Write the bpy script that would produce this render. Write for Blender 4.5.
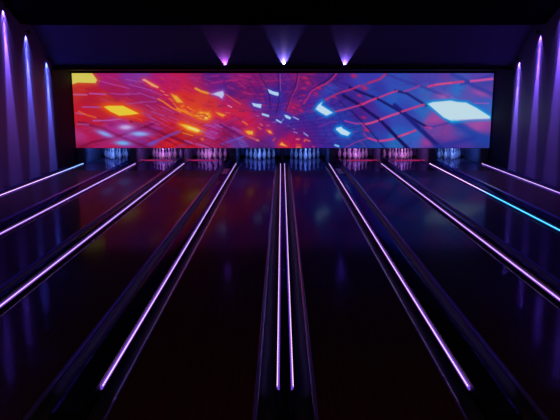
import bpy, bmesh, math, random
import numpy as np
from mathutils import Vector, Matrix

for o in list(bpy.data.objects):
    bpy.data.objects.remove(o)
sc = bpy.context.scene
col = sc.collection
random.seed(4)

# ------------------------------------------------------------------ camera
H = 2.35
cd = bpy.data.cameras.new('camera')
cam = bpy.data.objects.new('camera', cd)
col.objects.link(cam)
cam.location = (-0.03, 0, H)
cd.sensor_width = 36.0
cd.lens = 634 / 560 * 36
cd.clip_start = 0.05
cam.rotation_euler = (math.radians(90 - 10.92), 0, math.radians(0.145))
sc.camera = cam

# ------------------------------------------------------------------ world, exposure
w = bpy.data.worlds.new('world')
sc.world = w
w.use_nodes = True
bg = w.node_tree.nodes['Background']
bg.inputs[0].default_value = (0.30, 0.22, 0.75, 1)
bg.inputs[1].default_value = 0.022
sc.view_settings.view_transform = 'Standard'
sc.view_settings.look = 'None'
sc.view_settings.exposure = 0.0
sc.view_settings.gamma = 1.0
sc.view_settings.use_curve_mapping = False
sc.cycles.use_denoising = True
sc.cycles.max_bounces = 8
sc.cycles.sample_clamp_indirect = 4.0

def light(name, kind, loc, direction, color, power, parent=None, **kw):
    l = bpy.data.lights.new(name, kind)
    l.color = color
    l.energy = power
    for k, v in kw.items():
        setattr(l, k, v)
    o = bpy.data.objects.new(name, l)
    col.objects.link(o)
    o.location = loc
    o.rotation_euler = Vector(direction).to_track_quat('-Z', 'Y').to_euler()
    if parent:
        o.parent = parent
    return o

# faint warm light over the approach, behind the foul line
light('approach_light', 'AREA', (0, 1.0, 4.2), (0, 0.52, -0.7), (1.0, 0.42, 0.25), 22.0,
      shape='RECTANGLE', size=9.0, size_y=0.6)

# ------------------------------------------------------------------ materials
def s2l(c):
    return tuple(((v / 255) / 12.92 if v / 255 <= 0.04045 else ((v / 255 + 0.055) / 1.055) ** 2.4) for v in c)

def mat(name, color, rough=0.5, spec=0.5, metallic=0.0, noise=0.0, nscale=20.0, bump=0.0):
    m = bpy.data.materials.new(name)
    m.use_nodes = True
    nt = m.node_tree
    p = nt.nodes['Principled BSDF']
    p.inputs['Base Color'].default_value = (*color, 1)
    p.inputs['Roughness'].default_value = rough
    p.inputs['Specular IOR Level'].default_value = spec
    p.inputs['Metallic'].default_value = metallic
    if noise or bump:
        tc = nt.nodes.new('ShaderNodeTexCoord')
        nz = nt.nodes.new('ShaderNodeTexNoise')
        nz.inputs['Scale'].default_value = nscale
        nz.inputs['Detail'].default_value = 4
        nt.links.new(tc.outputs['Object'], nz.inputs['Vector'])
        if noise:
            mx = nt.nodes.new('ShaderNodeMix')
            mx.data_type = 'RGBA'
            mx.inputs[6].default_value = (*[c * (1 - noise) for c in color], 1)
            mx.inputs[7].default_value = (*[min(1, c * (1 + noise)) for c in color], 1)
            nt.links.new(nz.outputs['Fac'], mx.inputs[0])
            nt.links.new(mx.outputs[2], p.inputs['Base Color'])
        if bump:
            b = nt.nodes.new('ShaderNodeBump')
            b.inputs['Strength'].default_value = bump
            b.inputs['Distance'].default_value = 0.01
            nt.links.new(nz.outputs['Fac'], b.inputs['Height'])
            nt.links.new(b.outputs['Normal'], p.inputs['Normal'])
    return m

def wood_mat(name, c1, c2, gloss, rough, haze=0.0):
    """lane boards running away from the camera, under a thin satin oil film"""
    m = bpy.data.materials.new(name)
    m.use_nodes = True
    nt = m.node_tree
    N, L = nt.nodes, nt.links
    N.clear()
    out = N.new('ShaderNodeOutputMaterial')
    tc = N.new('ShaderNodeTexCoord')
    sep = N.new('ShaderNodeSeparateXYZ')
    L.new(tc.outputs['Object'], sep.inputs[0])
    bd = N.new('ShaderNodeMath'); bd.operation = 'MULTIPLY'; bd.inputs[1].default_value = 39 / 1.054
    L.new(sep.outputs['X'], bd.inputs[0])
    fl = N.new('ShaderNodeMath'); fl.operation = 'FLOOR'; L.new(bd.outputs[0], fl.inputs[0])
    wn = N.new('ShaderNodeTexWhiteNoise'); wn.noise_dimensions = '1D'
    L.new(fl.outputs[0], wn.inputs['W'])
    mp = N.new('ShaderNodeMapping'); mp.inputs['Scale'].default_value = (60, 1.5, 1)
    L.new(tc.outputs['Object'], mp.inputs[0])
    nz = N.new('ShaderNodeTexNoise'); nz.inputs['Scale'].default_value = 1.0; nz.inputs['Detail'].default_value = 5
    L.new(mp.outputs[0], nz.inputs['Vector'])
    ad = N.new('ShaderNodeMath'); ad.operation = 'ADD'
    L.new(wn.outputs['Value'], ad.inputs[0]); L.new(nz.outputs['Fac'], ad.inputs[1])
    hf = N.new('ShaderNodeMath'); hf.operation = 'MULTIPLY'; hf.inputs[1].default_value = 0.5
    L.new(ad.outputs[0], hf.inputs[0])
    mx = N.new('ShaderNodeMix'); mx.data_type = 'RGBA'
    mx.inputs[6].default_value = (*c1, 1); mx.inputs[7].default_value = (*c2, 1)
    L.new(hf.outputs[0], mx.inputs[0])
    df = N.new('ShaderNodeBsdfDiffuse'); L.new(mx.outputs[2], df.inputs['Color'])
    gl = N.new('ShaderNodeBsdfGlossy'); gl.inputs['Color'].default_value = (0.60, 0.62, 1, 1)
    gl.inputs['Roughness'].default_value = rough
    fr = N.new('ShaderNodeFresnel'); fr.inputs['IOR'].default_value = 1.5
    k = N.new('ShaderNodeMath'); k.operation = 'MULTIPLY'; k.inputs[1].default_value = gloss
    L.new(fr.outputs[0], k.inputs[0])
    g2 = N.new('ShaderNodeBsdfGlossy'); g2.inputs['Roughness'].default_value = 0.36
    g2.inputs['Color'].default_value = (0.48, 0.52, 1.0, 1)
    gm = N.new('ShaderNodeMixShader'); gm.inputs[0].default_value = haze
    L.new(gl.outputs[0], gm.inputs[1]); L.new(g2.outputs[0], gm.inputs[2])
    ms = N.new('ShaderNodeMixShader')
    L.new(k.outputs[0], ms.inputs[0]); L.new(df.outputs[0], ms.inputs[1]); L.new(gm.outputs[0], ms.inputs[2])
    L.new(ms.outputs[0], out.inputs['Surface'])
    return m

def film_mat(name, base, tint, gloss, rough):
    m = bpy.data.materials.new(name)
    m.use_nodes = True
    nt = m.node_tree
    N, L = nt.nodes, nt.links
    N.clear()
    out = N.new('ShaderNodeOutputMaterial')
    tc = N.new('ShaderNodeTexCoord')
    nz = N.new('ShaderNodeTexNoise'); nz.inputs['Scale'].default_value = 7.0
    L.new(tc.outputs['Object'], nz.inputs['Vector'])
    mx = N.new('ShaderNodeMix'); mx.data_type = 'RGBA'
    mx.inputs[6].default_value = (*[c * .7 for c in base], 1); mx.inputs[7].default_value = (*[c * 1.3 for c in base], 1)
    L.new(nz.outputs['Fac'], mx.inputs[0])
    df = N.new('ShaderNodeBsdfDiffuse'); L.new(mx.outputs[2], df.inputs['Color'])
    gl = N.new('ShaderNodeBsdfGlossy'); gl.inputs['Color'].default_value = (*tint, 1)
    gl.inputs['Roughness'].default_value = rough
    fr = N.new('ShaderNodeFresnel'); fr.inputs['IOR'].default_value = 1.5
    k = N.new('ShaderNodeMath'); k.operation = 'MULTIPLY'; k.inputs[1].default_value = gloss
    L.new(fr.outputs[0], k.inputs[0])
    ms = N.new('ShaderNodeMixShader')
    L.new(k.outputs[0], ms.inputs[0]); L.new(df.outputs[0], ms.inputs[1]); L.new(gl.outputs[0], ms.inputs[2])
    L.new(ms.outputs[0], out.inputs['Surface'])
    return m

def emit_mat(name, color, strength, color2=None, y0=0.0, y1=1.0, beads=0.0):
    """light giving plastic; colour may change along the strip, with small LED beads"""
    m = bpy.data.materials.new(name)
    m.use_nodes = True
    nt = m.node_tree
    N, L = nt.nodes, nt.links
    N.clear()
    out = N.new('ShaderNodeOutputMaterial')
    e = N.new('ShaderNodeEmission')
    e.inputs['Color'].default_value = (*color, 1)
    e.inputs['Strength'].default_value = strength
    L.new(e.outputs[0], out.inputs['Surface'])
    if color2 or beads:
        tc = N.new('ShaderNodeTexCoord')
        sep = N.new('ShaderNodeSeparateXYZ')
        L.new(tc.outputs['Object'], sep.inputs[0])
    if color2:
        mr = N.new('ShaderNodeMapRange')
        mr.inputs['From Min'].default_value = y0
        mr.inputs['From Max'].default_value = y1
        L.new(sep.outputs['Y'], mr.inputs['Value'])
        mx = N.new('ShaderNodeMix'); mx.data_type = 'RGBA'
        mx.inputs[6].default_value = (*color2, 1); mx.inputs[7].default_value = (*color, 1)
        L.new(mr.outputs[0], mx.inputs[0])
        L.new(mx.outputs[2], e.inputs['Color'])
    if beads:
        a = N.new('ShaderNodeMath'); a.operation = 'MULTIPLY'; a.inputs[1].default_value = 2 * math.pi / 0.034
        L.new(sep.outputs['Y'], a.inputs[0])
        s = N.new('ShaderNodeMath'); s.operation = 'SINE'; L.new(a.outputs[0], s.inputs[0])
        b = N.new('ShaderNodeMath'); b.operation = 'MULTIPLY_ADD'
        b.inputs[1].default_value = strength * beads; b.inputs[2].default_value = strength
        L.new(s.outputs[0], b.inputs[0]); L.new(b.outputs[0], e.inputs['Strength'])
    return m

M = {}
M['lane'] = wood_mat('lane_maple', (0.040, 0.019, 0.015), (0.085, 0.038, 0.028), 0.50, 0.10, 0.45)
M['deck'] = wood_mat('pin_deck_board', (0.07, 0.05, 0.05), (0.11, 0.08, 0.08), 1.0, 0.06)
M['approach'] = wood_mat('approach_wood', (0.07, 0.028, 0.018), (0.13, 0.055, 0.035), 0.3, 0.2)
M['gutter'] = mat('gutter_plastic', (0.012, 0.020, 0.085), 0.5, 0.25, noise=0.2, nscale=6)
M['lip'] = mat('gutter_lip', (0.12, 0.11, 0.80), 0.18, 0.9, noise=0.2, nscale=8)
M['cap'] = film_mat('divider_cap_gloss', (0.010, 0.010, 0.035), (0.30, 0.30, 0.80), 0.6, 0.13)
M['body'] = mat('divider_body_black', (0.010, 0.010, 0.014), 0.45, 0.4, noise=0.3, nscale=14)
M['wall'] = mat('wall_paint', (0.17, 0.13, 0.32), 0.55, 0.5, noise=0.06, nscale=3, bump=0.05)
M['black'] = mat('matte_black', (0.008, 0.008, 0.010), 0.8, 0.2, noise=0.3, nscale=5)
M['return'] = mat('unlit_wall_dark', (0.016, 0.014, 0.045), 0.8, 0.2, noise=0.3, nscale=5)  # shade of the unlit wall ends beside the screen, as a colour
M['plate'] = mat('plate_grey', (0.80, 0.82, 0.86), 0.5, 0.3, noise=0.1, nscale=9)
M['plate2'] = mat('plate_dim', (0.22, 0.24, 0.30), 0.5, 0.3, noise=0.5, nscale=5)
M['ceil'] = mat('ceiling_black', (0.005, 0.005, 0.008), 0.95, 0.0, noise=0.3, nscale=8)
M['soffit'] = mat('soffit_paint', (0.12, 0.10, 0.24), 0.85, 0.15, noise=0.08, nscale=4)
M['kick'] = mat('kickback_panel', (0.16, 0.18, 0.30), 0.35, 0.5, noise=0.2, nscale=12)
M['pin'] = mat('pin_white', (0.82, 0.82, 0.80), 0.13, 0.5, noise=0.03, nscale=30)
M['curtain'] = mat('pit_curtain', (0.16, 0.17, 0.30), 0.9, 0.2, noise=0.3, nscale=25)
M['metal'] = mat('fixture_metal', (0.05, 0.05, 0.055), 0.4, 0.5, metallic=0.6, noise=0.2, nscale=30)
M['floor'] = mat('sub_floor', (0.01, 0.01, 0.012), 0.8, 0.2, noise=0.3, nscale=6)

# ------------------------------------------------------------------ builders
def link(name, bm, m, parent=None, smooth=False):
    me = bpy.data.meshes.new(name)
    bmesh.ops.recalc_face_normals(bm, faces=bm.faces[:])
    bm.to_mesh(me)
    bm.free()
    me.materials.append(m)
    if smooth:
        for p in me.polygons:
            p.use_smooth = True
    o = bpy.data.objects.new(name, me)
    col.objects.link(o)
    if parent:
        o.parent = parent
    return o

def box(bm, x0, x1, y0, y1, z0, z1, bevel=0.0, seg=2):
    r = bmesh.ops.create_cube(bm, size=1.0)
    vs = r['verts']
    for v in vs:
        v.co = Vector(((x0 + x1) / 2 + v.co.x * (x1 - x0), (y0 + y1) / 2 + v.co.y * (y1 - y0),
                       (z0 + z1) / 2 + v.co.z * (z1 - z0)))
    if bevel:
        es = list({e for v in vs for e in v.link_edges})
        bmesh.ops.bevel(bm, geom=es, offset=bevel, segments=seg, affect='EDGES', profile=0.5)
    return bm

def extrude_profile(bm, pts, y0, y1, closed=True, caps=True, steps=1):
    rows = []
    for k in range(steps + 1):
        y = y0 + (y1 - y0) * k / steps
        rows.append([bm.verts.new((x, y, z)) for x, z in pts])
    n = len(pts)
    for a, b in zip(rows, rows[1:]):
        for i in range(n if closed else n - 1):
            j = (i + 1) % n
            bm.faces.new((a[i], a[j], b[j], b[i]))
    if closed and caps:
        bm.faces.new(rows[0])
        bm.faces.new(rows[-1][::-1])
    return bm

def lathe(bm, prof, seg=20, mtx=None):
    rings = []
    for r, z in prof:
        if r < 1e-6:
            rings.append([bm.verts.new((0, 0, z))])
        else:
            rings.append([bm.verts.new((r * math.cos(2 * math.pi * i / seg), r * math.sin(2 * math.pi * i / seg), z)) for i in range(seg)])
    for a, b in zip(rings, rings[1:]):
        for i in range(seg):
            j = (i + 1) % seg
            if len(a) == 1:
                bm.faces.new((a[0], b[j], b[i]))
            elif len(b) == 1:
                bm.faces.new((a[i], a[j], b[0]))
            else:
                bm.faces.new((a[i], a[j], b[j], b[i]))
    if mtx is not None:
        for rg in rings:
            for v in rg:
                v.co = mtx @ v.co
    return bm

def thing(name, label, cat, loc=(0, 0, 0), group=None):
    o = bpy.data.objects.new(name, None)
    o.empty_display_size = 0.1
    col.objects.link(o)
    o.location = loc
    o['label'] = label
    o['category'] = cat
    if group:
        o['group'] = group
    return o

def tag(o, label, cat, group=None):
    o['label'] = label
    o['category'] = cat
    if group:
        o['group'] = group
    return o

def struct(name, bm, m):
    o = link(name, bm, m)
    o['kind'] = 'structure'
    return o

# ------------------------------------------------------------------ the hall
W = 6.60          # side walls
YN = -4.0         # near end of what is built
YS = 20.12        # face of the video screen
YB = 22.3         # back wall
NB = -0.16        # bottom of everything under the lanes

bm = bmesh.new(); box(bm, -W - .2, W + .2, 4.20, YB + .2, NB - .2, NB)
struct('floor', bm, M['floor'])
bm = bmesh.new(); box(bm, -W - .2, W + .2, YN, 4.17, -0.2, 0.0)
link('floor_approach', bm, M['approach'])['kind'] = 'structure'
for s, nm in ((-1, 'left'), (1, 'right')):
    bm = bmesh.new(); box(bm, min(s * W, s * (W + .2)), max(s * W, s * (W + .2)), YN, YB + .2, NB - .2, 6.2)
    struct('wall_' + nm, bm, M['wall'])
bm = bmesh.new(); box(bm, -W, W, YB, YB + .2, NB, 6.2)
struct('wall_back', bm, M['black'])

# ceiling: high black part, falling black part, sloping painted soffit over the screen
prof = [(YN, 5.30), (13.4, 5.30), (16.50, 3.93), (17.20, 3.96), (17.20, 4.10), (16.6, 4.10), (13.5, 5.45), (YN, 5.45)]
bm = bmesh.new()
for x in (-W, W):
    pass
a = [bm.verts.new((-W, y, z)) for y, z in prof]
b = [bm.verts.new((W, y, z)) for y, z in prof]
for i in range(len(prof)):
    j = (i + 1) % len(prof)
    bm.faces.new((a[i], a[j], b[j], b[i]))
bm.faces.new(a); bm.faces.new(b[::-1])
struct('ceiling', bm, M['ceil'])
prof = [(17.205, 3.96), (18.86, 2.90), (18.86, 3.05), (17.205, 4.10)]
bm = bmesh.new()
a = [bm.verts.new((-W, y, z)) for y, z in prof]
b = [bm.verts.new((W, y, z)) for y, z in prof]
for i in range(4):
    j = (i + 1) % 4
    bm.faces.new((a[i], a[j], b[j], b[i]))
bm.faces.new(a); bm.faces.new(b[::-1])
struct('ceiling_soffit', bm, M['soffit'])
# ledge under the soffit that hides the uplights, and the black underside back to the screen
bm = bmesh.new(); box(bm, -W, W, 18.60, YS + .3, 2.86, 2.885)
box(bm, -W, W, 18.60, 18.63, 2.86, 2.93)
struct('trim_1', bm, M['black'])
# added dark sheets; shade on the unlit wall ends put into their colour
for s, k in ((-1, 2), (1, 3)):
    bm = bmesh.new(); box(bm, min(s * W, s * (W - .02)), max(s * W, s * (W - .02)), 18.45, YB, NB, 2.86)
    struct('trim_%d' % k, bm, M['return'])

# ------------------------------------------------------------------ the video screen
def paint_screen(nx, nz):
    """colours of the moving picture shown on the LED wall, 0..1 display values"""
    v, u = np.meshgrid(np.linspace(0, 1, nz), np.linspace(-1, 1, nx), indexing='ij')
    X = 282.6 + u * 211.5
    Y = 73 + 75 * v
    pts = [  # x, y, r, g, b
        (75, 90, 205, 45, 45), (90, 98, 195, 28, 55), (110, 77, 178, 30, 110), (118, 88, 180, 28, 85), (100, 103, 205, 45, 45),
        (75, 115, 210, 30, 50), (95, 115, 205, 35, 50), (85, 128, 190, 25, 70), (76, 138, 190, 50, 125), (90, 140, 190, 25, 80),
        (76, 147, 150, 20, 70), (100, 145, 165, 35, 120), (110, 127, 185, 40, 130), (106, 146, 205, 25, 70), (130, 146, 150, 30, 110),
        (128, 138, 165, 60, 160), (140, 146, 140, 40, 140), (128, 78, 145, 45, 150), (140, 76, 140, 55, 155), (135, 88, 160, 32, 115),
        (135, 100, 170, 28, 90), (130, 106, 210, 45, 60), (150, 84, 170, 30, 120), (160, 80, 190, 28, 110), (175, 82, 205, 30, 90),
        (182, 76, 200, 30, 85), (150, 100, 165, 30, 100), (150, 112, 185, 28, 70), (140, 116, 220, 40, 45), (165, 90, 205, 30, 80),
        (165, 112, 190, 30, 75), (172, 122, 215, 30, 50), (160, 122, 205, 30, 60), (145, 130, 180, 30, 110), (150, 127, 170, 40, 140),
        (162, 134, 215, 25, 45), (170, 145, 225, 30, 35), (180, 138, 225, 30, 30), (150, 137, 200, 25, 70), (160, 147, 215, 30, 45),
        (190, 88, 215, 35, 70), (185, 97, 228, 50, 45), (200, 98, 225, 60, 50), (212, 103, 220, 50, 55), (195, 76, 160, 30, 100),
        (210, 76, 95, 30, 130), (225, 76, 110, 30, 130), (235, 75, 145, 30, 120), (200, 83, 160, 30, 105), (215, 86, 130, 30, 130),
        (232, 90, 95, 28, 125), (238, 96, 130, 28, 110), (225, 100, 195, 30, 100), (235, 105, 200, 30, 90), (190, 108, 235, 70, 40),
        (212, 110, 225, 50, 60), (225, 112, 215, 35, 75), (235, 118, 210, 30, 80), (190, 120, 225, 50, 50), (205, 122, 215, 40, 70),
        (215, 126, 190, 35, 110), (212, 131, 195, 40, 130), (222, 133, 150, 20, 75), (232, 130, 140, 25, 110), (235, 140, 110, 50, 150),
        (185, 132, 230, 60, 35), (195, 136, 215, 40, 70), (205, 141, 205, 45, 100), (215, 145, 180, 30, 90), (188, 146, 215, 30, 60),
        (225, 146, 165, 30, 90), (232, 147, 120, 60, 170), (240, 78, 160, 28, 110), (250, 80, 140, 25, 110), (245, 92, 130, 25, 105),
        (240, 104, 185, 35, 80), (237, 108, 225, 45, 60), (245, 102, 140, 30, 130), (258, 92, 120, 28, 120), (270, 78, 120, 30, 120),
        (265, 98, 90, 30, 140), (275, 102, 75, 40, 160), (285, 80, 100, 30, 130), (285, 88, 65, 35, 150), (292, 90, 110, 28, 125),
        (245, 115, 215, 30, 80), (250, 122, 215, 30, 75), (258, 112, 150, 35, 130), (262, 120, 165, 28, 110), (270, 112, 90, 40, 150),
        (275, 118, 75, 50, 165), (283, 130, 110, 28, 130), (270, 126, 150, 30, 120), (258, 134, 170, 28, 100), (240, 133, 200, 30, 90),
        (240, 145, 80, 50, 140), (250, 143, 120, 35, 130), (262, 145, 90, 30, 110), (272, 140, 110, 40, 150), (290, 140, 190, 20, 90),
        (278, 136, 120, 25, 120), (290, 122, 75, 45, 155), (296, 76, 130, 28, 115), (306, 80, 140, 30, 110), (315, 84, 100, 30, 130),
        (325, 78, 90, 30, 130), (332, 76, 80, 30, 135), (330, 88, 60, 70, 180), (310, 96, 80, 35, 150), (300, 92, 110, 30, 130),
        (297, 108, 150, 28, 110), (308, 106, 85, 35, 150), (345, 80, 65, 40, 150), (350, 84, 70, 45, 160), (340, 100, 70, 40, 150),
        (350, 96, 60, 40, 140), (345, 112, 45, 60, 170), (325, 98, 60, 55, 170), (310, 115, 50, 60, 170), (302, 120, 80, 35, 150),
        (312, 126, 75, 35, 145), (325, 122, 65, 45, 160), (338, 118, 50, 60, 170), (346, 123, 45, 60, 175), (330, 134, 60, 55, 170),
        (320, 140, 75, 35, 145), (302, 133, 110, 28, 130), (296, 143, 195, 20, 90), (306, 145, 150, 25, 115), (315, 147, 90, 30, 140),
        (330, 146, 60, 40, 150), (345, 146, 45, 60, 165), (345, 140, 45, 70, 180), (356, 82, 60, 70, 185), (370, 76, 65, 60, 175),
        (360, 96, 75, 40, 150), (372, 92, 50, 75, 185), (390, 80, 60, 75, 180), (395, 84, 55, 85, 190), (380, 88, 55, 55, 165),
        (358, 112, 70, 35, 140), (368, 108, 90, 35, 145), (376, 110, 60, 55, 165), (385, 104, 45, 85, 190), (395, 100, 45, 95, 195),
        (398, 120, 55, 80, 185), (385, 124, 70, 50, 165), (372, 128, 60, 50, 155), (358, 130, 40, 70, 170), (380, 134, 50, 70, 175),
        (365, 146, 40, 65, 160), (385, 146, 40, 80, 175), (398, 143, 45, 110, 195), (402, 130, 45, 100, 195), (355, 138, 45, 60, 165),
        (405, 82, 55, 80, 180), (410, 98, 50, 100, 195), (405, 104, 55, 70, 180), (418, 78, 75, 65, 170), (430, 80, 80, 70, 175),
        (425, 92, 60, 105, 190), (440, 92, 80, 80, 180), (415, 94, 55, 80, 185), (445, 96, 150, 90, 180), (425, 112, 50, 110, 195),
        (415, 118, 55, 75, 180), (405, 122, 60, 70, 175), (437, 118, 150, 75, 165), (443, 122, 130, 60, 160), (436, 128, 110, 70, 165),
        (418, 138, 50, 105, 200), (408, 138, 50, 90, 190), (430, 142, 130, 65, 160), (400, 145, 45, 110, 185), (412, 146, 70, 85, 185),
        (450, 78, 100, 65, 165), (460, 75, 75, 85, 180), (480, 75, 90, 70, 175), (458, 88, 45, 120, 205), (448, 88, 65, 90, 190),
        (470, 92, 100, 80, 175), (485, 86, 50, 70, 170), (482, 92, 140, 75, 170), (490, 90, 110, 70, 170), (472, 98, 90, 90, 185),
        (488, 106, 60, 110, 200), (484, 100, 60, 90, 190), (441, 118, 185, 75, 160), (445, 130, 130, 70, 160), (452, 134, 140, 65, 155),
        (450, 141, 100, 60, 160), (462, 132, 75, 80, 175), (482, 124, 190, 85, 165), (488, 128, 140, 70, 165), (475, 122, 150, 80, 170),
        (475, 138, 40, 70, 170), (488, 146, 45, 60, 155), (465, 143, 80, 55, 160), (455, 147, 60, 45, 150), (470, 147, 80, 55, 155),
        (488, 138, 40, 70, 165), (440, 147, 45, 50, 150),
    ]
    P = np.array(pts, float)
    acc = np.zeros(X.shape + (3,))
    wt = np.zeros(X.shape)
    for x, y, r, g, b_ in P:
        d2 = ((X - x) / 1.25) ** 2 + (Y - y) ** 2
        k = np.exp(-d2 / (2 * 4.2 ** 2)) + 1e-4 / (1 + d2 / 30) ** 2
        acc += k[..., None] * np.array((r, g, b_))
        wt += k
    C = acc / wt[..., None]

    def blend(mask, c, a=1.0):
        nonlocal C
        m = np.clip(mask * a, 0, 1)[..., None]
        C = C * (1 - m) + np.array(c, float) * m

    def line(path, wd, c, a=1.0, soft=0.8):
        d = np.full(X.shape, 1e9)
        for (x0, y0), (x1, y1) in zip(path, path[1:]):
            dx, dy = x1 - x0, y1 - y0
            t = np.clip(((X - x0) * dx + (Y - y0) * dy) / (dx * dx + dy * dy + 1e-9), 0, 1)
            d = np.minimum(d, np.hypot(X - x0 - t * dx, Y - y0 - t * dy))
        blend(1 - np.clip((d - wd / 2 + soft / 2) / soft, 0, 1), c, a)

    def poly(pg, c, a=1.0, soft=0.8, glow=None):
        n = len(pg)
        inside = np.zeros(X.shape, bool)
        d = np.full(X.shape, 1e9)
        for i in range(n):
            x0, y0 = pg[i]; x1, y1 = pg[(i + 1) % n]
            dx, dy = x1 - x0, y1 - y0
            t = np.clip(((X - x0) * dx + (Y - y0) * dy) / (dx * dx + dy * dy + 1e-9), 0, 1)
            d = np.minimum(d, np.hypot(X - x0 - t * dx, Y - y0 - t * dy))
            with np.errstate(divide='ignore', invalid='ignore'):
                cr = ((y0 > Y) != (y1 > Y)) & (X < dx * (Y - y0) / (dy if abs(dy) > 1e-9 else 1e-9) + x0)
            inside ^= cr
        sd = np.where(inside, -d, d)
        if glow:
            gc, gr, ga = glow
            blend(np.exp(-(np.clip(sd, 0, None) / (1.5 * gr)) ** 2), gc, ga)
        blend(1 - np.clip((sd + soft / 2) / soft, 0, 1), c, a)

    def blob(x, y, rx, ry, c, a=1.0, ang=0.0):
        ca, sa = math.cos(math.radians(ang)), math.sin(math.radians(ang))
        p = (X - x) * ca + (Y - y) * sa
        q = -(X - x) * sa + (Y - y) * ca
        blend(np.exp(-(p / rx) ** 2 - (q / ry) ** 2), c, a)

    rnd = np.random.RandomState(7)
    # faint grid texture of the tunnel walls, converging near (268,150)
    for k in range(620):
        x = rnd.uniform(75, 470); y = rnd.uniform(76, 147)
        L_ = rnd.uniform(3, 9)
        if x < 215:
            c = [(235, 70, 60), (125, 15, 75), (180, 80, 190), (110, 12, 60), (200, 60, 150)][rnd.randint(5)]
            ang = 0.36 + rnd.uniform(-.1, .12) if y < 125 else 0.25 + rnd.uniform(-.15, .2)
            if y > 122 and rnd.rand() < .5:
                ang = -0.3
        else:
            c = [(60, 45, 160), (200, 30, 95), (40, 15, 90), (115, 60, 190), (45, 15, 80)][rnd.randint(5)]
            if x < 275:
                ang = 0.5 + rnd.uniform(-.15, .2) if rnd.rand() < .6 else -0.35
            else:
                ang = [0.45, -0.3, -1.1][rnd.randint(3)] + rnd.uniform(-.15, .15)
        line([(x, y), (x + L_ * math.cos(ang), y + L_ * math.sin(ang))], 0.5, c, 0.52 if x < 345 else 0.22)
    # brick like rows in the violet middle
    for k in range(70):
        x = rnd.uniform(228, 335); y = rnd.uniform(75, 112)
        line([(x, y), (x + rnd.uniform(2, 5), y + rnd.uniform(-.6, 1.2))], 1.2, (195, 35, 110) if rnd.rand() < .5 else (50, 25, 110), 0.4)
    # long seams of the red floor grid, one family falling and one rising to the right
    for k in range(15):
        x0, y0 = 96 + k * 7.5, 96 + (k % 3) * 3 + k * 1.2
        line([(x0, y0), (x0 + 34, y0 + 12), (x0 + 66, y0 + 27)], .7, (185, 80, 185), .34)
        line([(x0 - 6, y0 + 20), (x0 + 26, y0 + 30), (x0 + 50, y0 + 42)], 1.2, (115, 12, 60), .32)
    for k in range(12):
        x0 = 150 + k * 9
        line([(x0 - 40, 149), (x0 - 8, 137 - k * .6), (x0 + 22, 124 - k)], .8, (130, 50, 165) if k % 2 else (115, 15, 65), .36)
    # rings of the violet tunnel
    for k in range(9):
        x0 = 240 + k * 9
        line([(x0 - 6, 74), (x0 + 2, 84), (262 + k * 2.4, 104), (264 + k * 1.6, 120)], .9, (50, 22, 105), .42)
    for k in range(7):
        y0 = 78 + k * 6
        line([(228, y0 - 2), (256, y0 + 4), (290, y0 + 1), (322, y0 - 7)], .8, (60, 28, 120) if k % 2 else (205, 45, 110), .38)
    for k in range(9):
        line([(284 + k * 3, 118 + k * 3), (318 + k * 2, 112 + k * 4), (352 + k * 2, 96 + k * 6)], .7, (38, 22, 105), .4)
        line([(290 + k * 9, 96 + k * 2), (304 + k * 8, 122), (316 + k * 9, 147)], .6, (40, 24, 110), .34)
    # red left: dark beams and pale seams
    D = (120, 12, 55)
    line([(75, 122), (100, 128), (126, 141), (150, 150)], 2.2, D, .65, 1.6)
    line([(74, 148), (88, 142), (108, 138), (130, 131), (152, 123)], 2.2, D, .65, 1.6)
    line([(128, 121), (145, 127), (165, 135), (186, 144)], 2.4, D, .75, 1.8)
    line([(122, 138), (140, 145), (152, 150)], 1.8, D, .5, 1.4)
    line([(96, 80), (112, 84), (128, 88)], 1.0, (190, 75, 180), .8)
    line([(106, 76), (118, 80)], 1.0, (190, 60, 150), .6)
    line([(72, 94), (85, 94.3)], 1.6, (205, 95, 150), .9)
    line([(88, 93), (104, 93.8)], 1.5, (195, 85, 185), .9)
    line([(109, 93), (118, 93.8), (128, 94)], 1.3, (180, 65, 165), .8)
    line([(80, 106.4), (99, 106.8)], 1.1, (175, 90, 200), .9)
    line([(73, 112.5), (82, 114)], 1.2, (190, 100, 180), .8)
    line([(76, 111), (84, 114.5), (93, 117)], 1.5, (240, 110, 45), .8)
    line([(90, 120.3), (106, 120), (118, 118.6)], 1.4, (195, 90, 185), .9)
    line([(118, 118.6), (126, 119.5)], 1.2, (205, 60, 130), .7)
    line([(74, 123.6), (85, 124.2)], 1.5, (175, 85, 165), .8)
    line([(118, 112), (140, 120)], 1.4, (240, 90, 35), .6)
    poly([(69, 72), (91, 72), (96.3, 79.6), (94.5, 82.7), (77, 82.2), (69, 84.5)], (233, 214, 92), glow=((225, 90, 40), 2.0, .7))
    poly([(101.5, 106.3), (106, 105.2), (121, 105.2), (137, 113), (130, 114.2), (117, 115.3), (108, 111)], (250, 214, 58),
         glow=((245, 85, 25), 2.4, .85))
    for (x, y, rx, ry, an, c) in ((123, 127, 7, 2.6, 0, (215, 185, 235)), (101, 133.6, 8, 2.1, 20, (145, 175, 240)),
                                  (119, 143, 7.5, 2.2, 4, (120, 190, 245)), (137, 133.6, 9, 2.3, 2, (150, 185, 250))):
        blob(x, y, rx * 1.5, ry * 2, (165, 70, 180), .7, an)
        blob(x, y, rx, ry, c, 1.0, an)
        blob(x, y, rx * .6, ry * .6, c, .8, an)
    line([(146, 144), (156, 140), (166, 135.5), (177, 131.5)], 2.6, (120, 75, 190), .75, 2)
    blob(151, 143, 5, 2.2, (120, 80, 200), .8, -15)
    blob(157, 128, 6, 1.5, (150, 60, 170), .7)
    blob(178, 146, 6, 1.5, (160, 50, 130), .7, -15)
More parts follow.
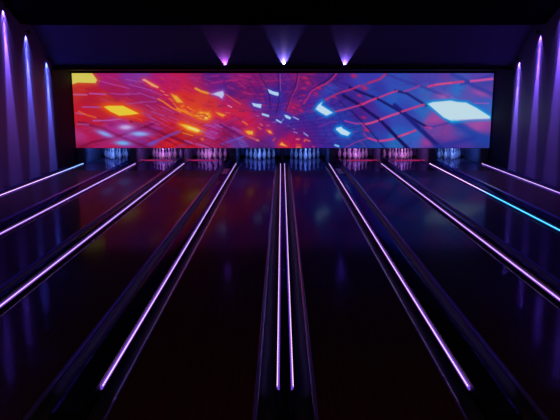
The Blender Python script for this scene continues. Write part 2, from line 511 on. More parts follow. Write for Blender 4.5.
    for s_ in (((150, 111), (163, 115.5)), ((146, 115.5), (153, 119)), ((159, 118), (166, 121.5)), ((149, 121), (157, 124.5)),
               ((167, 116), (177, 120)), ((131, 122), (141, 125.5)), ((145, 104.5), (153.5, 110)), ((126, 79), (142, 82)),
               ((128, 84), (151, 90)), ((124, 93), (138, 93.5)), ((137, 92), (156, 99)), ((139, 101.5), (155, 101)),
               ((150, 90), (161, 95)), ((124, 103.5), (140, 102)), ((160, 106), (172, 112)), ((140, 112), (150, 115))):
        line(s_, .9, (180, 95, 195), .6)
    poly([(142, 79.2), (145, 79.2), (158, 86.4), (157, 87.8), (151, 85.8)], (252, 165, 105), glow=((240, 60, 70), 1.5, .6))
    blob(143.5, 79.7, 1.5, 1, (250, 180, 200), .9)
    line([(160, 90), (163, 91.5)], 1.2, (240, 110, 100)); line([(163.5, 94), (167, 95)], 1.2, (240, 110, 100))
    line([(157, 98.6), (162, 101), (170, 107), (179, 111.5)], 1.6, (255, 120, 45), .95)
    for x, y in ((168, 98), (170, 100), (172, 103), (174, 105.5), (176, 108), (179, 106), (182, 108.5), (184, 110)):
        line([(x, y), (x + 2, y + 1)], 1.2, (250, 125, 50), .8)
    poly([(170.5, 93.6), (176, 95.5), (182, 102.2), (176, 101.8), (173, 98)], (245, 180, 50), soft=1.4, glow=((235, 90, 40), 1.5, .7))
    # arc of embers to the yellow cluster
    line([(176, 108), (184, 111.5), (192, 115.5), (203, 119)], 2.0, (255, 150, 40), .9, 1.4)
    for k in range(26):
        x = rnd.uniform(178, 208); y = 106 + (x - 178) * .22 + rnd.uniform(-2.5, 6)
        line([(x, y), (x + rnd.uniform(1, 3), y + rnd.uniform(0, .8))], 1.0, (255, 140, 45), .65)
    poly([(193, 114), (200, 111.5), (208, 112.5), (209.5, 115.5), (206, 119), (199, 118)], (255, 195, 50), soft=2.4,
         glow=((245, 100, 35), 2.5, .8))
    blob(203, 117, 3.5, 1.3, (255, 240, 130), .7, 15)
    poly([(215, 111.6), (219, 112.6), (224.5, 114.5), (222, 116.3), (217.5, 114)], (255, 165, 50), soft=1.4, glow=((240, 80, 50), 1.3, .6))
    line([(225, 112), (229, 112.5)], 1, (240, 110, 90), .7)
    poly([(178, 123.6), (186, 124.6), (195, 127.6), (201, 131), (195, 132.3), (186, 129.3)], (255, 205, 60), soft=1.8,
         glow=((245, 100, 30), 2.2, .85))
    line([(187, 127), (196, 130)], 1.6, (255, 245, 160), .8)
    line([(181, 132.5), (191, 135.5)], 1.2, (250, 130, 40), .8)
    blob(200.5, 139, 1.8, 1.3, (250, 140, 70), .8)
    for s_ in (((204, 124.6), (214, 126.5)), ((199, 130.5), (210, 135)), ((204, 135.5), (214, 138.5)), ((194, 143.5), (207, 147.5)),
               ((183, 140.5), (191, 143.5)), ((214, 124), (221, 127)), ((209, 131), (216, 133)), ((232, 127), (240, 131))):
        line(s_, 1.5, (165, 90, 200), .7, 1.2)
    line([(219, 124), (228, 129), (240, 136)], 1.8, (85, 20, 95), .7, 1.4)
    line([(222, 131), (231, 136)], 2.2, (120, 15, 60), .6, 1.6)
    line([(221, 144), (231, 140.5), (243, 136)], 1.5, (100, 80, 210), .8)
    line([(214, 139), (228, 145)], 1.4, (130, 15, 75), .6)
    for k in range(16):
        line([(200 - 6 + rnd.uniform(-4, 12), 111 + rnd.uniform(0, 7)), (200 + rnd.uniform(0, 9), 113 + rnd.uniform(0, 6))], .7, (225, 60, 50), .6)
    # upper middle: violet with pink dashes
    for s_ in (((205, 77), (218, 75.3)), ((211, 82.7), (222, 81)), ((187, 78), (200, 78)), ((226, 80.5), (238, 79.5)), ((240, 75), (250, 76.5)),
               ((239, 83), (246, 88)), ((243, 92), (252, 94)), ((227, 86), (233, 88))):
        line(s_, 1.4, (200, 40, 120), .7, 1.2)
    blob(208, 77.5, 4, 1.5, (60, 40, 150), .6); blob(222, 87, 6, 2.5, (70, 40, 150), .6); blob(230, 93, 5, 2, (70, 30, 130), .5)
    line([(195, 88), (201, 91), (207, 92.6)], 2.2, (250, 165, 45), .95, 1.4)
    line([(207, 92.6), (212, 93.6)], 1.2, (255, 130, 110), .8)
    poly([(211.5, 93.6), (217, 91.6), (222.5, 90.5), (223.6, 94), (221.5, 98), (218, 95.8)], (205, 210, 245), soft=1.3, glow=((160, 90, 200), 1.6, .6))
    line([(226, 94), (232, 98.5), (240, 103.5)], 1.2, (235, 85, 70), .85)
    line([(227.5, 105), (231, 106.7)], 1.1, (240, 150, 220), .9)
    # centre lamps
    G = ((60, 60, 180), 2.0, .6)
    poly([(266.6, 88), (273, 90.8), (279.3, 92.2), (279, 95.6), (274, 94.6), (269, 92.6)], (190, 228, 250), glow=G)
    poly([(251.5, 102.2), (256, 103.2), (261.6, 103.6), (260.5, 107.8), (256.6, 106.6), (253, 105.5)], (190, 222, 250), glow=G)
    line([(262.5, 113.8), (268, 115.4)], 2.2, (170, 215, 250))
    line([(276.5, 119.5), (281, 122)], 1.6, (170, 210, 250)); line([(281, 122), (283.7, 118.4)], 1.0, (130, 160, 235), .8)
    poly([(284, 114.3), (287, 114.6), (291.5, 117), (290, 119), (286, 117.4)], (175, 225, 250), glow=G)
    line([(256, 115.3), (259, 115.6)], 1, (190, 90, 190), .8); line([(273, 121.8), (276, 121.4)], 1, (150, 90, 200), .8)
    line([(293.5, 116.4), (298.6, 119)], 1.1, (175, 190, 245), .95)
    line([(294, 131.5), (297.5, 132.8)], 1, (150, 150, 235), .8)
    line([(304.5, 132.8), (308.3, 135.6)], 1.3, (150, 170, 245), .9)
    line([(288, 125), (289, 125.5)], .8, (130, 130, 220), .7); line([(293.5, 128), (295, 129)], .8, (130, 130, 220), .7)
    # orange sparks round the vanishing point
    for pg, c in (([(242, 121), (246.6, 124)], (250, 120, 70)), ([(259.8, 123.5), (262, 125)], (240, 90, 90)),
                  ([(258, 127), (260.6, 128.8)], (240, 90, 90)), ([(266.5, 125), (269, 125.3)], (220, 70, 110)),
                  ([(256, 139.8), (257.8, 140.2)], (255, 150, 70)), ([(273, 140.5), (275, 138)], (220, 70, 70)),
                  ([(296.8, 139), (299.6, 139)], (235, 110, 130)), ([(305, 141), (305.5, 139.3), (310.3, 141)], (245, 100, 80)),
                  ([(297, 144.5), (301, 145)], (235, 70, 60)), ([(297, 147), (301, 147.3)], (255, 130, 60)),
                  ([(249, 137), (256, 139.5)], (220, 90, 90)), ([(314, 146.5), (315, 147)], (210, 60, 120))):
        line(pg, 1.5, c, .9, 1.2)
    poly([(244.5, 131), (248, 130.4), (252.4, 131), (252.3, 134.3), (248, 134.2)], (255, 185, 55), soft=1.2, glow=((240, 80, 60), 2.0, .7))
    poly([(266.6, 129.8), (270.5, 130.4), (272, 133.4), (269, 132.8)], (255, 165, 70), soft=1.2, glow=((225, 50, 80), 1.4, .7))
    poly([(279.5, 145), (281.5, 142), (287.6, 146.5), (284, 146)], (255, 180, 70), soft=1.3, glow=((225, 40, 60), 2.6, .75))
    for k in range(5):
        line([(236 + k * 1.2, 139 + k * 2), (241 + k * 1.5, 137.5 + k * 2)], .9, (140, 120, 220), .6)
    # dark and pink ribs of the centre
    line([(259.5, 74), (262, 79), (266, 85), (270, 97), (270, 108)], 1.1, (45, 20, 95), .7)
    line([(277.8, 73), (279.5, 88), (278.5, 103), (276, 112)], 1.2, (50, 20, 100), .75)
    line([(280.2, 74), (280.4, 90)], .8, (180, 90, 190), .7)
    line([(297.6, 73), (296, 84), (291, 97), (286, 110)], 1.3, (50, 20, 95), .7)
    line([(299.5, 74), (297, 87), (292, 96), (287.5, 110)], 1.0, (205, 45, 110), .75)
    for x, y in ((262, 98), (263, 101), (263.5, 104.5), (262, 94), (265, 88), (267, 80), (262, 84), (293, 107.5), (291, 111), (294.5, 104)):
        blob(x, y, 2.2, .9, (195, 35, 95), .7)
    for x, y, r_ in ((305, 77, 3.2), (308, 82.5, 2.8), (304, 88, 2.4), (319.5, 88, 2.4), (316, 93, 2.6), (294, 107, 2.6), (301, 110, 2.2),
                     (304, 95, 1.8), (301, 100, 1.6), (298, 105, 1.6), (354, 75.5, 3.4), (365, 87.5, 3.4), (335, 96.5, 2),
                     (327, 99, 2), (360, 95, 2.4), (365, 117, 2.6), (362, 103, 2), (367, 130, 2.6)):
        blob(x, y, r_, r_ * .45 if r_ < 3 else r_ * .6, (222, 35, 90), .85, 20)
    # right side: blue field, dark struts, pink strips
    DK = (26, 17, 88)
    line([(334, 74), (327, 80), (318, 85)], 1.6, (40, 20, 90), .8)
    line([(300, 75), (325, 78), (352, 86)], 2.0, (50, 30, 120), .5, 2)
    line([(384, 73), (400, 79), (425, 87), (450, 97)], 2.4, (55, 50, 150), .6, 2)
    line([(350, 87), (362, 92), (378, 98), (400, 110), (430, 127)], 2.2, DK, .95, 1.6)
    line([(344, 95), (358, 103), (372, 113), (381, 119), (395, 133), (412, 149)], 3.0, DK, .95, 1.6)
    line([(396, 90), (408, 93), (418, 99), (428, 105)], 2.2, DK, .8, 1.8)
    line([(352, 110), (366, 124), (380, 140), (388, 149)], 1.3, DK, .7)
    line([(396, 105), (408, 115), (422, 128), (446, 150)], 4.4, (30, 32, 122), .95, 2.2)
    line([(390, 127), (398, 136), (410, 149)], 2.2, DK, .8, 1.6)
    line([(340, 100), (350, 110)], 1.2, DK, .5); line([(333, 90), (350, 98)], 1.0, DK, .4)
    line([(424, 128), (437, 126), (455, 121.5)], 1.8, (60, 55, 160), .7, 1.5)
    line([(454, 120), (468, 128), (480, 135), (492, 140)], 7.0, (38, 68, 170), .8, 4)
    line([(452, 74), (464, 79), (474, 85), (494, 94)], 3.6, (45, 62, 165), .75, 2.4)
    line([(462, 84), (476, 80), (494, 74)], 2.6, (50, 55, 160), .6, 2)
    line([(438, 147), (458, 143), (478, 138)], 4.0, (40, 55, 160), .7, 3)
    line([(408, 84), (430, 80)], 2, (60, 60, 165), .4, 2)
    PK = (222, 62, 130)
    line([(336.5, 73.5), (332, 79), (326, 83.5), (318, 87), (311.5, 91), (307.5, 98), (304, 103)], 1.4, (215, 45, 105), .85)
    line([(326, 99), (334, 95), (342, 91.5), (352, 88.7), (360, 85)], 1.5, (205, 50, 120), .85)
    line([(385.5, 74), (380, 79), (369, 82.5)], 2.0, (215, 45, 100), .85, 1.2)
    line([(369, 82.5), (355, 88), (347, 91)], 1.2, (205, 40, 100), .6, 1.2)
    line([(398, 90.3), (389, 93.3), (380, 97)], 1.6, PK, .95)
    line([(377, 97.8), (370, 100.6), (363, 104)], 2.0, (235, 60, 125), .95, 1.2)
    line([(361, 104.6), (354, 106.5), (347, 108.5), (332, 112)], 1.6, PK, .85)
    line([(405, 91), (413, 88.5), (420, 85.5)], 1.6, (190, 60, 150), .8, 1.4)
    line([(429, 86), (440, 83.8), (464, 81.2)], 2.2, PK, .95, 1.4)
    line([(436, 84.2), (452, 82.4)], .9, (255, 110, 150), .7)
    line([(471.5, 80.8), (493, 78.6)], 2.4, (225, 85, 165), .95, 1.4)
    line([(403.5, 111), (414, 107.6), (425.5, 104)], 2.0, PK, .95)
    line([(382, 119), (391, 115.5), (400, 112.6)], 2.2, (230, 75, 140), .95)
    line([(367, 123.6), (373, 122.4), (379, 120.3)], 2.2, (232, 75, 135), .95)
    line([(346, 120.5), (357, 123.2), (364, 123)], 1.5, (195, 60, 150), .85)
    line([(364.5, 124), (365, 126), (370.5, 131)], 1.6, (215, 45, 120), .75, 1.2)
    line([(365, 133), (370, 138)], 1.2, (195, 50, 135), .8)
    line([(371, 138), (378.5, 140.6)], 2.0, (222, 60, 135), .95)
    line([(382, 140.8), (389, 140), (396, 138.6)], 2.2, (225, 65, 145), .95)
    line([(401, 136.2), (409, 133.4), (418, 130)], 2.0, PK, .95)
    line([(404, 135.4), (411, 133)], .9, (250, 110, 150), .7)
    line([(348, 147), (358, 142), (369, 138.2)], 1.1, (185, 50, 140), .75)
    line([(361, 140), (367, 146)], .9, (150, 60, 160), .6)
    line([(350, 133), (359, 131)], 1.0, (170, 60, 160), .6)
    line([(428, 126.8), (434, 127.6)], 2.0, (205, 65, 150), .85, 1.4)
    line([(320, 126), (326, 124), (331, 121.5), (338, 121)], 1.0, (150, 55, 160), .7)
    line([(318, 119), (330, 115)], 1.0, (130, 60, 170), .5)
    line([(328, 141), (338, 138), (352, 139)], .9, (130, 60, 170), .5)
    blob(445, 96, 6, 2, (200, 100, 175), .7, 12); blob(482, 93, 9, 2.2, (185, 85, 170), .7, 18)
    blob(437, 119, 9, 3, (185, 75, 160), .6, -8); blob(430, 143, 6, 2.5, (190, 65, 155), .6, 30)
    line([(476, 102.5), (491, 103)], 1.0, (190, 90, 190), .8)
    # white lamps of the right side
    CY = ((20, 140, 225), 1.8, .95)
    poly([(316, 108.6), (318.5, 104.6), (322.8, 101.2), (321.4, 104.6), (327, 108), (333.6, 112.2), (327, 115.2), (321, 112)], (208, 235, 245), glow=CY)
    poly([(336.8, 129.2), (338, 127.3), (342.6, 126.4), (343.6, 128), (351.8, 132.6), (349, 135.6), (342.5, 134)], (208, 238, 248), glow=CY)
    line([(336.5, 145), (339.8, 146.2)], 1.8, (130, 220, 250), 1, 1.2)
    poly([(429.2, 103.3), (434, 101.6), (452, 100), (459, 101.4), (468, 102), (479, 107.5), (493, 116), (493, 118.2), (475, 118.8), (455, 121),
          (446, 117)], (208, 236, 240), soft=1.0, glow=((15, 155, 225), 1.5, .95))
    line([(462, 119.8), (492, 118.9)], 1.0, (175, 120, 215), .85)
    blob(457, 121, 5, 1.5, (20, 150, 215), .7)
    # panel grain
    C *= (1 + 0.04 * np.sin(X * 5.1) * np.sin(Y * 6.3))[..., None]
    C = np.clip(C * (0.91, 0.92, 0.96), 0, 255) / 255
    return np.where(C <= 0.04045, C / 12.92, ((C + 0.055) / 1.055) ** 2.4)

SW, SB, ST = 6.55, 0.472, 2.79
nx, nz = 850, 151
lin = paint_screen(nx, nz)
xs = np.linspace(-SW, SW, nx)
zs = np.linspace(ST, SB, nz)
me = bpy.data.meshes.new('display')
vx = np.empty((nz, nx, 3)); vx[..., 0] = xs[None, :]; vx[..., 1] = YS - 0.004; vx[..., 2] = zs[:, None]
idx = np.arange(nx * nz).reshape(nz, nx)
q = np.stack([idx[:-1, :-1], idx[1:, :-1], idx[1:, 1:], idx[:-1, 1:]], -1).reshape(-1, 4)
me.vertices.add(nx * nz); me.vertices.foreach_set('co', vx.ravel())
me.loops.add(q.size); me.loops.foreach_set('vertex_index', q.ravel())
me.polygons.add(len(q)); me.polygons.foreach_set('loop_start', np.arange(0, q.size, 4))
me.polygons.foreach_set('loop_total', np.full(len(q), 4))
me.update(calc_edges=True)
ca = me.color_attributes.new('picture', 'FLOAT_COLOR', 'POINT')
ca.data.foreach_set('color', np.concatenate([lin, np.ones((nz, nx, 1))], -1).ravel())
m = bpy.data.materials.new('led_display')
m.use_nodes = True
nt = m.node_tree; nt.nodes.clear()
out = nt.nodes.new('ShaderNodeOutputMaterial')
at = nt.nodes.new('ShaderNodeAttribute'); at.attribute_name = 'picture'
em = nt.nodes.new('ShaderNodeEmission'); em.inputs['Strength'].default_value = 1.0
nt.links.new(at.outputs['Color'], em.inputs['Color']); nt.links.new(em.outputs[0], out.inputs['Surface'])
me.materials.append(m)
vs = thing('video_screen', 'very wide LED video screen above the pins showing a red to blue glowing tunnel', 'screen', (0, 0, 0))
dp = bpy.data.objects.new('display', me); col.objects.link(dp); dp.parent = vs
bm = bmesh.new(); box(bm, -W + .021, W - .021, YS, YS + .14, SB - .012, 2.855)
link('cabinet', bm, M['black'], vs)

# ------------------------------------------------------------------ lanes, gutters, dividers
LW = 1.054
GW = 0.188
NAR, WID = 0.104, 0.228
D = LW + 2 * GW
Y0, Y1 = 4.20, 20.05        # gutters and dividers
YP = 18.2                   # lane boards meet the pin deck
# divider intervals from the centre outwards (inner edge, outer edge)
edges = [(-NAR / 2, NAR / 2)]
x = NAR / 2
for wdt in (WID, NAR, WID):
    x += D
    edges.append((x, x + wdt)); edges.insert(0, (-x - wdt, -x))
    x += wdt
x += D
edges.append((x, x + 0.14)); edges.insert(0, (-x - 0.14, -x))
lanes = [((edges[i][1] + edges[i + 1][0]) / 2) for i in range(8)]
lane_names = ['leftmost lane', 'second lane from the left', 'third lane from the left', 'lane just left of the centre divider',
              'lane just right of the centre divider', 'third lane from the right', 'second lane from the right', 'rightmost lane']

def lane_gutter(bm, s):
    """trough from the lane edge to the divider side, s = -1 left / +1 right, lane centre at x = 0"""
    n = 12
    pts = []
    for k in range(n + 1):
        t = math.pi * k / n
        pts.append((s * (LW / 2 + 0.035 + (GW - 0.057) * (1 - math.cos(t)) / 2), -0.012 - 0.030 * k / n - 0.075 * math.sin(t)))
    low = [(p[0], p[1] - 0.008) for p in pts[::-1]]
    return extrude_profile(bm, pts + low, Y0, 22.1, True, True, 12)

lane_proto = None
for i, cx in enumerate(lanes):
    lab = 'glossy dark wood bowling lane, the ' + lane_names[i]
    if lane_proto is None:
        r = thing('bowling_lane', lab, 'bowling lane', (cx, 0, 0), 'bowling lanes side by side')
        bm = bmesh.new(); box(bm, -LW / 2, LW / 2, Y0, YP - .003, -0.13, 0.0)
        link('lane_bed', bm, M['lane'], r)
        bm = bmesh.new(); box(bm, -LW / 2, LW / 2, YP, 22.2, -0.13, 0.0)
        link('pin_deck', bm, M['deck'], r)
        for s in (-1, 1):
            bm = bmesh.new(); lane_gutter(bm, s)
            link('gutter', bm, M['gutter'], r, smooth=True)
            bm = bmesh.new()
            arc = [math.radians(a_) for a_ in (4, 12, 20, 28, 36, 44, 50)]
            pr = [(0.001, -0.05), (0.001, 0.003)] + [(0.002 + 0.040 * math.sin(a_), 0.006 + 0.040 * (math.cos(a_) - 1)) for a_ in arc] + [(0.0335, -0.05)]
            extrude_profile(bm, [(s * (LW / 2 + p[0]), p[1]) for p in pr], Y0, 20.2)
            le = link('lane_edge', bm, M['lip'], r, smooth=True)
            le.data.set_sharp_from_angle(angle=math.radians(25))
        lane_proto = r
    else:
        r = lane_proto.copy(); col.objects.link(r); r.location = (cx, 0, 0); r['label'] = lab
        for ch in lane_proto.children:
            c = ch.copy(); col.objects.link(c); c.parent = r

PUR = (0.20, 0.065, 0.72)
CORE = (1.0, 0.62, 1.0)
M['led_glow'] = emit_mat('led_diffuser', PUR, 0.9)
M['led_core'] = emit_mat('led_core', CORE, 1.35, beads=0.5)
M['cy_glow'] = emit_mat('led_diffuser_cyan', PUR, 0.75, (0.02, 0.20, 0.75), 14.0, 15.2)
M['cy_core'] = emit_mat('led_core_cyan', CORE, 2.4, (0.12, 0.75, 1.6), 14.0, 15.2, beads=0.25)
M['bl_glow'] = emit_mat('led_diffuser_blue', (0.06, 0.12, 0.72), 0.75, PUR, 16.5, 19.0)
M['bl_core'] = emit_mat('led_core_blue', (0.45, 0.80, 1.4), 2.2, CORE, 16.5, 19.0, beads=0.25)

LZ = -0.022
def led(parent, xe, s, glow, core):
    """half round light strip on the divider's side face at x = xe, facing s"""
    ya, yb = 4.74, 20.04
    n = 8
    pts = []
    for k in range(n + 1):
        t = -math.pi / 2 + math.pi * k / n
        pts.append((xe + s * 0.021 * math.cos(t), LZ + 0.021 * math.sin(t)))
    bm = bmesh.new(); extrude_profile(bm, pts, ya, yb, True, True, 1)
    g = link('light_strip', bm, glow, parent)
    # narrow brighter line of LEDs on the upper face
    t = math.radians(34)
    c = (xe + s * 0.0195 * math.cos(t), LZ + 0.0195 * math.sin(t))
    bm = bmesh.new()
    pts = [(c[0] + 0.0056 * math.cos(a_), c[1] + 0.0056 * math.sin(a_)) for a_ in [2 * math.pi * k / 8 for k in range(8)]]
    extrude_profile(bm, pts, ya + .002, yb, True, True, 1)
    link('led_line', bm, core, g)
    return g

div_labels = [
    'low black divider with a pink-violet light strip along the left wall',
    'black violet-lit divider between the leftmost lane and the second lane from the left',
    'black violet-lit divider between the second and third lanes from the left',
    'black violet-lit divider left of the centre pair of lanes',
    'narrow black centre divider with two parallel violet light strips',
    'black violet-lit divider right of the centre pair of lanes',
    'black violet-lit divider between the second and third lanes from the right',
    'black lane divider whose light strip turns cyan towards the camera, right side',
    'low black divider with a violet light strip along the right wall']
for i, (xa, xb) in enumerate(edges):
    cx = (xa + xb) / 2
    hw = (xb - xa) / 2
    r = thing('lane_divider', div_labels[i], 'lane divider', (cx, 0, 0), 'dividers between the lanes')
    hb = hw - 0.006
    bm = bmesh.new(); box(bm, -hb, hb, Y0 + .002, Y1, -0.155, 0.030)
    link('body', bm, M['body'], r)
    # rounded glossy cap
    n = 16
    pts = []
    for k in range(n + 1):
        t = math.pi * k / n
        cxx = math.cos(t)
        e = abs(cxx) ** 0.75 * (1 if cxx >= 0 else -1)
        pts.append((hb * e * 1.0, 0.031 + 0.022 * math.sin(t) ** 0.5))
    bm = bmesh.new(); extrude_profile(bm, pts, Y0, Y1, True, True, 1)
    link('cap', bm, M['cap'], r, smooth=False)
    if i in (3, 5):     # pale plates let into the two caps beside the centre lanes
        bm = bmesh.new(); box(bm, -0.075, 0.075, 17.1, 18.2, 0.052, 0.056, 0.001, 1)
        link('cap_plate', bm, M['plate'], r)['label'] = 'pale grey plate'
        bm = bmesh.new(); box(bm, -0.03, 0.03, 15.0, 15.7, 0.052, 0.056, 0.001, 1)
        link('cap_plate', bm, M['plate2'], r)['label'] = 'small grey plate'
    # lit strips on the faces towards lanes
    if i > 0:
        led(r, -hb, -1, M['led_glow'], M['led_core'])
    if i < 8:
        g_, c_ = M['led_glow'], M['led_core']
        if i == 0:
            g_, c_ = M['bl_glow'], M['bl_core']
        led(r, hb, 1, g_, c_)
    if i == 7:
        for ch in list(r.children):
            if ch.name.startswith('light_strip') and ch.data.vertices[4].co.x < 0:
                ch.data.materials[0] = M['cy_glow']
                ch.children[0].data.materials[0] = M['cy_core']

M['deck_line'] = emit_mat('deck_pink_line', (0.62, 0.02, 0.16), 0.8)  # emissive pink bars added to draw the line before the pins
for i, cx in enumerate(lanes):
    if i in (1, 2, 5, 6):
        bm = bmesh.new(); off = -0.22 if i < 4 else 0.22
        box(bm, cx + off - 0.5, cx + off + 0.5, 20.78, 20.80, 0.001, 0.02)
        tag(link('deck_pink_line', bm, M['deck_line']), 'thin glowing pink line in front of the pins, ' + lane_names[i], 'light strip', 'pink lines in front of the pins')

# ------------------------------------------------------------------ pin decks: kickbacks, lights, curtains, pins
for i, (xa, xb) in enumerate(edges):
    bm = bmesh.new()
    a_, b_ = xa + .012, xb - .012
    if i == 0: a_ = -W + .022
    if i == 8: b_ = W - .022
    box(bm, a_, b_, 20.29, 22.2, -0.15, 0.78, 0.008, 2)
    where = ['against the left wall', 'between the leftmost and second pin racks', 'between the second and third pin racks from the left',
             'between the third and fourth pin racks from the left', 'at the far end of the centre divider',
             'between the third and fourth pin racks from the right', 'between the second and third pin racks from the right',
             'between the rightmost and second pin racks', 'against the right wall'][i]
    tag(link('kickback_panel', bm, M['kick']), 'dark upright panel under the screen, ' + where, 'panel', 'kickback panels between the pin racks')

BLU = (0.045, 0.14, 1.0)
MAG = (1.0, 0.12, 0.55)
deck_col = [BLU, MAG, MAG, BLU, BLU, MAG, MAG, BLU]
TB, TM = (0.30, 0.48, 1.0), (0.95, 0.35, 0.75)
top_col = [TB, TM, TM, TB, TB, TM, TM, TB]
side_col = [BLU, (0.30, 0.08, 0.75), (0.30, 0.08, 0.75), BLU, BLU, (0.30, 0.08, 0.75), (0.30, 0.08, 0.75), BLU]
tube_m = {}
for c in (BLU, MAG):
    tube_m[c] = emit_mat('pin_lamp_tube', c, 5.0)
for i, cx in enumerate(lanes):
    t = thing('pin_deck_lamp', ('blue' if deck_col[i] == BLU else 'pink') + ' lamp hidden behind the screen edge over the ' + lane_names[i], 'lamp', (cx, 20.50, 0.60), 'lamps over the pin racks')
    bm = bmesh.new(); box(bm, -0.725, 0.725, -0.05, 0.05, 0.03, 0.10, 0.01)
    link('housing', bm, M['metal'], t)
    bm = bmesh.new(); lathe(bm, [(0, -0.5), (0.013, -0.5), (0.013, 0.5), (0, 0.5)], 10, Matrix.Translation((0, 0, 0.012)) @ Matrix.Rotation(math.pi / 2, 4, 'Y'))
    link('tube', bm, tube_m[deck_col[i]], t, smooth=True)
    light('pin_lamp_light', 'AREA', (0, 0.06, -0.02), (0, 0.9, -0.6), top_col[i], 2.4, t, shape='RECTANGLE', size=0.25, size_y=0.06)
    light('pin_side_light', 'AREA', (0, -0.0, -0.03), (0, 0.95, -0.2), side_col[i], 6.0, t, shape='RECTANGLE', size=1.0, size_y=0.06)
    # pit curtain behind the pins
    bm = bmesh.new()
    pts = []
    wv = D / 2 - .012
    for k in range(57):
        xx = -wv + 2 * wv * k / 56
        pts.append((xx, 0.012 * math.sin(k * 1.1)))
    top = [bm.verts.new((p[0], p[1], 0.85)) for p in pts]
    bot = [bm.verts.new((p[0], p[1] * 1.4, 0.012)) for p in pts]
    for k in range(56):
        bm.faces.new((top[k], top[k + 1], bot[k + 1], bot[k]))
    o = link('pit_curtain', bm, M['curtain'], smooth=True)
    o.location = (cx, 22.12, 0)
    sm = o.modifiers.new('thick', 'SOLIDIFY'); sm.thickness = 0.006
    tag(o, 'dark curtain hanging behind the pins of the ' + lane_names[i], 'curtain', 'pit curtains behind the pins')

pin_prof = [(0.0, 0.0), (0.024, 0.0), (0.0258, 0.003), (0.036, 0.019), (0.0496, 0.057), (0.0577, 0.0857), (0.0605, 0.1143), (0.0579, 0.149),
            (0.0489, 0.184), (0.0344, 0.219), (0.0258, 0.241), (0.0229, 0.254), (0.0237, 0.276), (0.0272, 0.2985), (0.0316, 0.326),
            (0.0323, 0.343), (0.0300, 0.358), (0.0235, 0.371), (0.0125, 0.379), (0.0, 0.381)]
bm = bmesh.new(); lathe(bm, pin_prof, 24)
pin0 = link('bowling_pin', bm, M['pin'], smooth=True)
first = True
rows = [(0, ['white head pin at the front of the rack']), (1, ['white left pin of the second row', 'white right pin of the second row']),
        (2, ['white left pin of the third row', 'white middle pin of the third row', 'white right pin of the third row']),
        (3, ['white far left pin of the back row', 'white inner left pin of the back row', 'white inner right pin of the back row', 'white far right pin of the back row'])]
PR = 0.3048
short = ['leftmost lane', 'second lane from left', 'third lane from left', 'lane left of centre divider',
         'lane right of centre divider', 'third lane from right', 'second lane from right', 'rightmost lane']
for i, cx in enumerate(lanes):
    for rr, labs in rows:
        for k, lb in enumerate(labs):
            p = pin0 if first else pin0.copy()
            if not first:
                col.objects.link(p)
            first = False
            p.location = (cx + (k - rr / 2) * PR, 21.0 + rr * PR * math.sin(math.pi / 3), 0.0005)
            p.rotation_euler = (0, 0, random.uniform(0, 6))
            tag(p, lb + ', ' + short[i], 'bowling pin', 'white bowling pins racked under the screen')

# ------------------------------------------------------------------ wall downlights
def can(parent, name, direction, r=0.035, ln=0.11):
    q_ = Vector(direction).to_track_quat('-Z', 'Y').to_matrix().to_4x4()
    bm = bmesh.new()
    lathe(bm, [(0, ln), (r * .8, ln), (r, ln * .9), (r, 0.0), (r * .86, 0.0), (r * .86, 0.03), (0, 0.03)], 18, q_)
    link(name, bm, M['metal'], parent, smooth=False)

KB = 12.0
dl = [(13.05, 4.80), (14.30, 4.60), (15.55, 4.19), (16.80, 3.70), (18.15, 3.09)]
lw = {  # wide colour, core colour, wide power, core power
    -1: [((.45, .2, 1.0), (1.0, .30, .75), 26, 5), ((.45, .2, 1.0), (1.0, .30, .75), 26, 5), ((.36, .20, 1.0), (1.0, .35, .65), 26, 24),
         ((.20, .24, 1.0), (.45, .6, 1.0), 26, 4), ((.14, .26, 1.0), (.3, .6, 1.0), 24, 4)],
    1: [((.45, .2, 1.0), (1.0, .30, .75), 26, 5), ((.45, .2, 1.0), (1.0, .30, .75), 26, 5), ((.34, .17, 1.0), (1.0, .35, .7), 26, 20),
        ((.34, .17, 1.0), (1.0, .35, .75), 22, 14), ((.34, .22, 1.0), (.9, .35, .9), 20, 8)]}
which = ['nearest the camera, beyond the frame', 'second from the camera, beyond the frame', 'at the top corner of the frame',
         'in the middle of the visible row', 'lowest and closest to the screen']
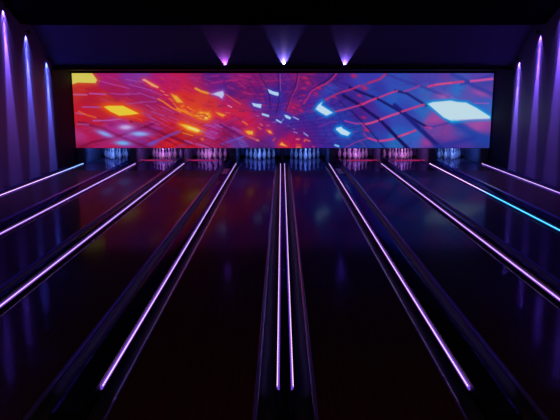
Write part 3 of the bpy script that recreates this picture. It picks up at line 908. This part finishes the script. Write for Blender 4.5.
for s in (-1, 1):
    for k, (y, z) in enumerate(dl):
        side = 'left' if s < 0 else 'right'
        cw, cc, pw, pc = lw[s][k]
        t = thing('wall_downlight', 'small dark %s wall downlight, %s' % (side, which[k]), 'wall light', (s * (W - .085), y, z), 'downlights on the side walls')
        can(t, 'lamp_can', (0, 0, -1))
        bm = bmesh.new(); a_, b_ = sorted((s * 0.034, s * 0.0845)); box(bm, a_, b_, -0.012, 0.012, 0.04, 0.07)
        link('bracket', bm, M['metal'], t)
        for nm, c_, p_, ang, nar, tilt in (('near_beam', cw, 0.30, 90, 1.0, 0.04), ('mid_beam', cw, 2.2, 34, 0.44, 0.03),
                                           ('far_beam', cw, 26.0, 15, 0.45, 0.020), ('core_beam', cc, 1.5, 14, 1.0, 0.03)):
            l = light(nm, 'SPOT', (s * 0.04, 0, -0.004), (s * tilt, 0, -1), c_, p_ * (pc if nm == 'core_beam' else pw) * KB, t,
                      spot_size=math.radians(ang), spot_blend=0.8, shadow_soft_size=0.008)
            l.rotation_euler = Matrix.Rotation(s * -tilt, 3, 'Y').to_euler()
            l.scale = (nar, 0.8 if ang == 90 else 1, 1)

# uplights washing the soffit above the screen
dirn = Vector((0, -1.65, 1.06)).normalized()
nrm = Vector((0, -1.06, -1.65)).normalized()
ups = [(-1.66, (.55, .12, .75), (.9, .25, .9), 12, 1.5, 'purple uplight on the ledge above the screen, left one of three'),
       (0.03, (.26, .20, 1.0), (1.0, .65, .9), 22, 9, 'violet-white uplight on the ledge above the screen, middle one of three'),
       (1.78, (.30, .16, .95), (.7, .45, 1.0), 14, 3, 'blue-violet uplight on the ledge above the screen, right one of three')]
for x, cw, cc, pw, pc, lab in ups:
    base = Vector((x, 18.86, 2.90)) + dirn * 0.075 + nrm * 0.045
    t = thing('soffit_uplight', lab, 'uplight', base, 'uplights above the screen')
    can(t, 'lamp_can', dirn, 0.014, 0.02)
    d2 = (dirn - nrm * 0.14).normalized()
    light('wide_beam', 'SPOT', dirn * 0.01, d2, cw, pw * KB, t, spot_size=math.radians(42), spot_blend=0.5, shadow_soft_size=0.01)
    light('core_beam', 'SPOT', dirn * 0.01, d2, cc, pc * KB, t, spot_size=math.radians(18), spot_blend=1.0, shadow_soft_size=0.01)
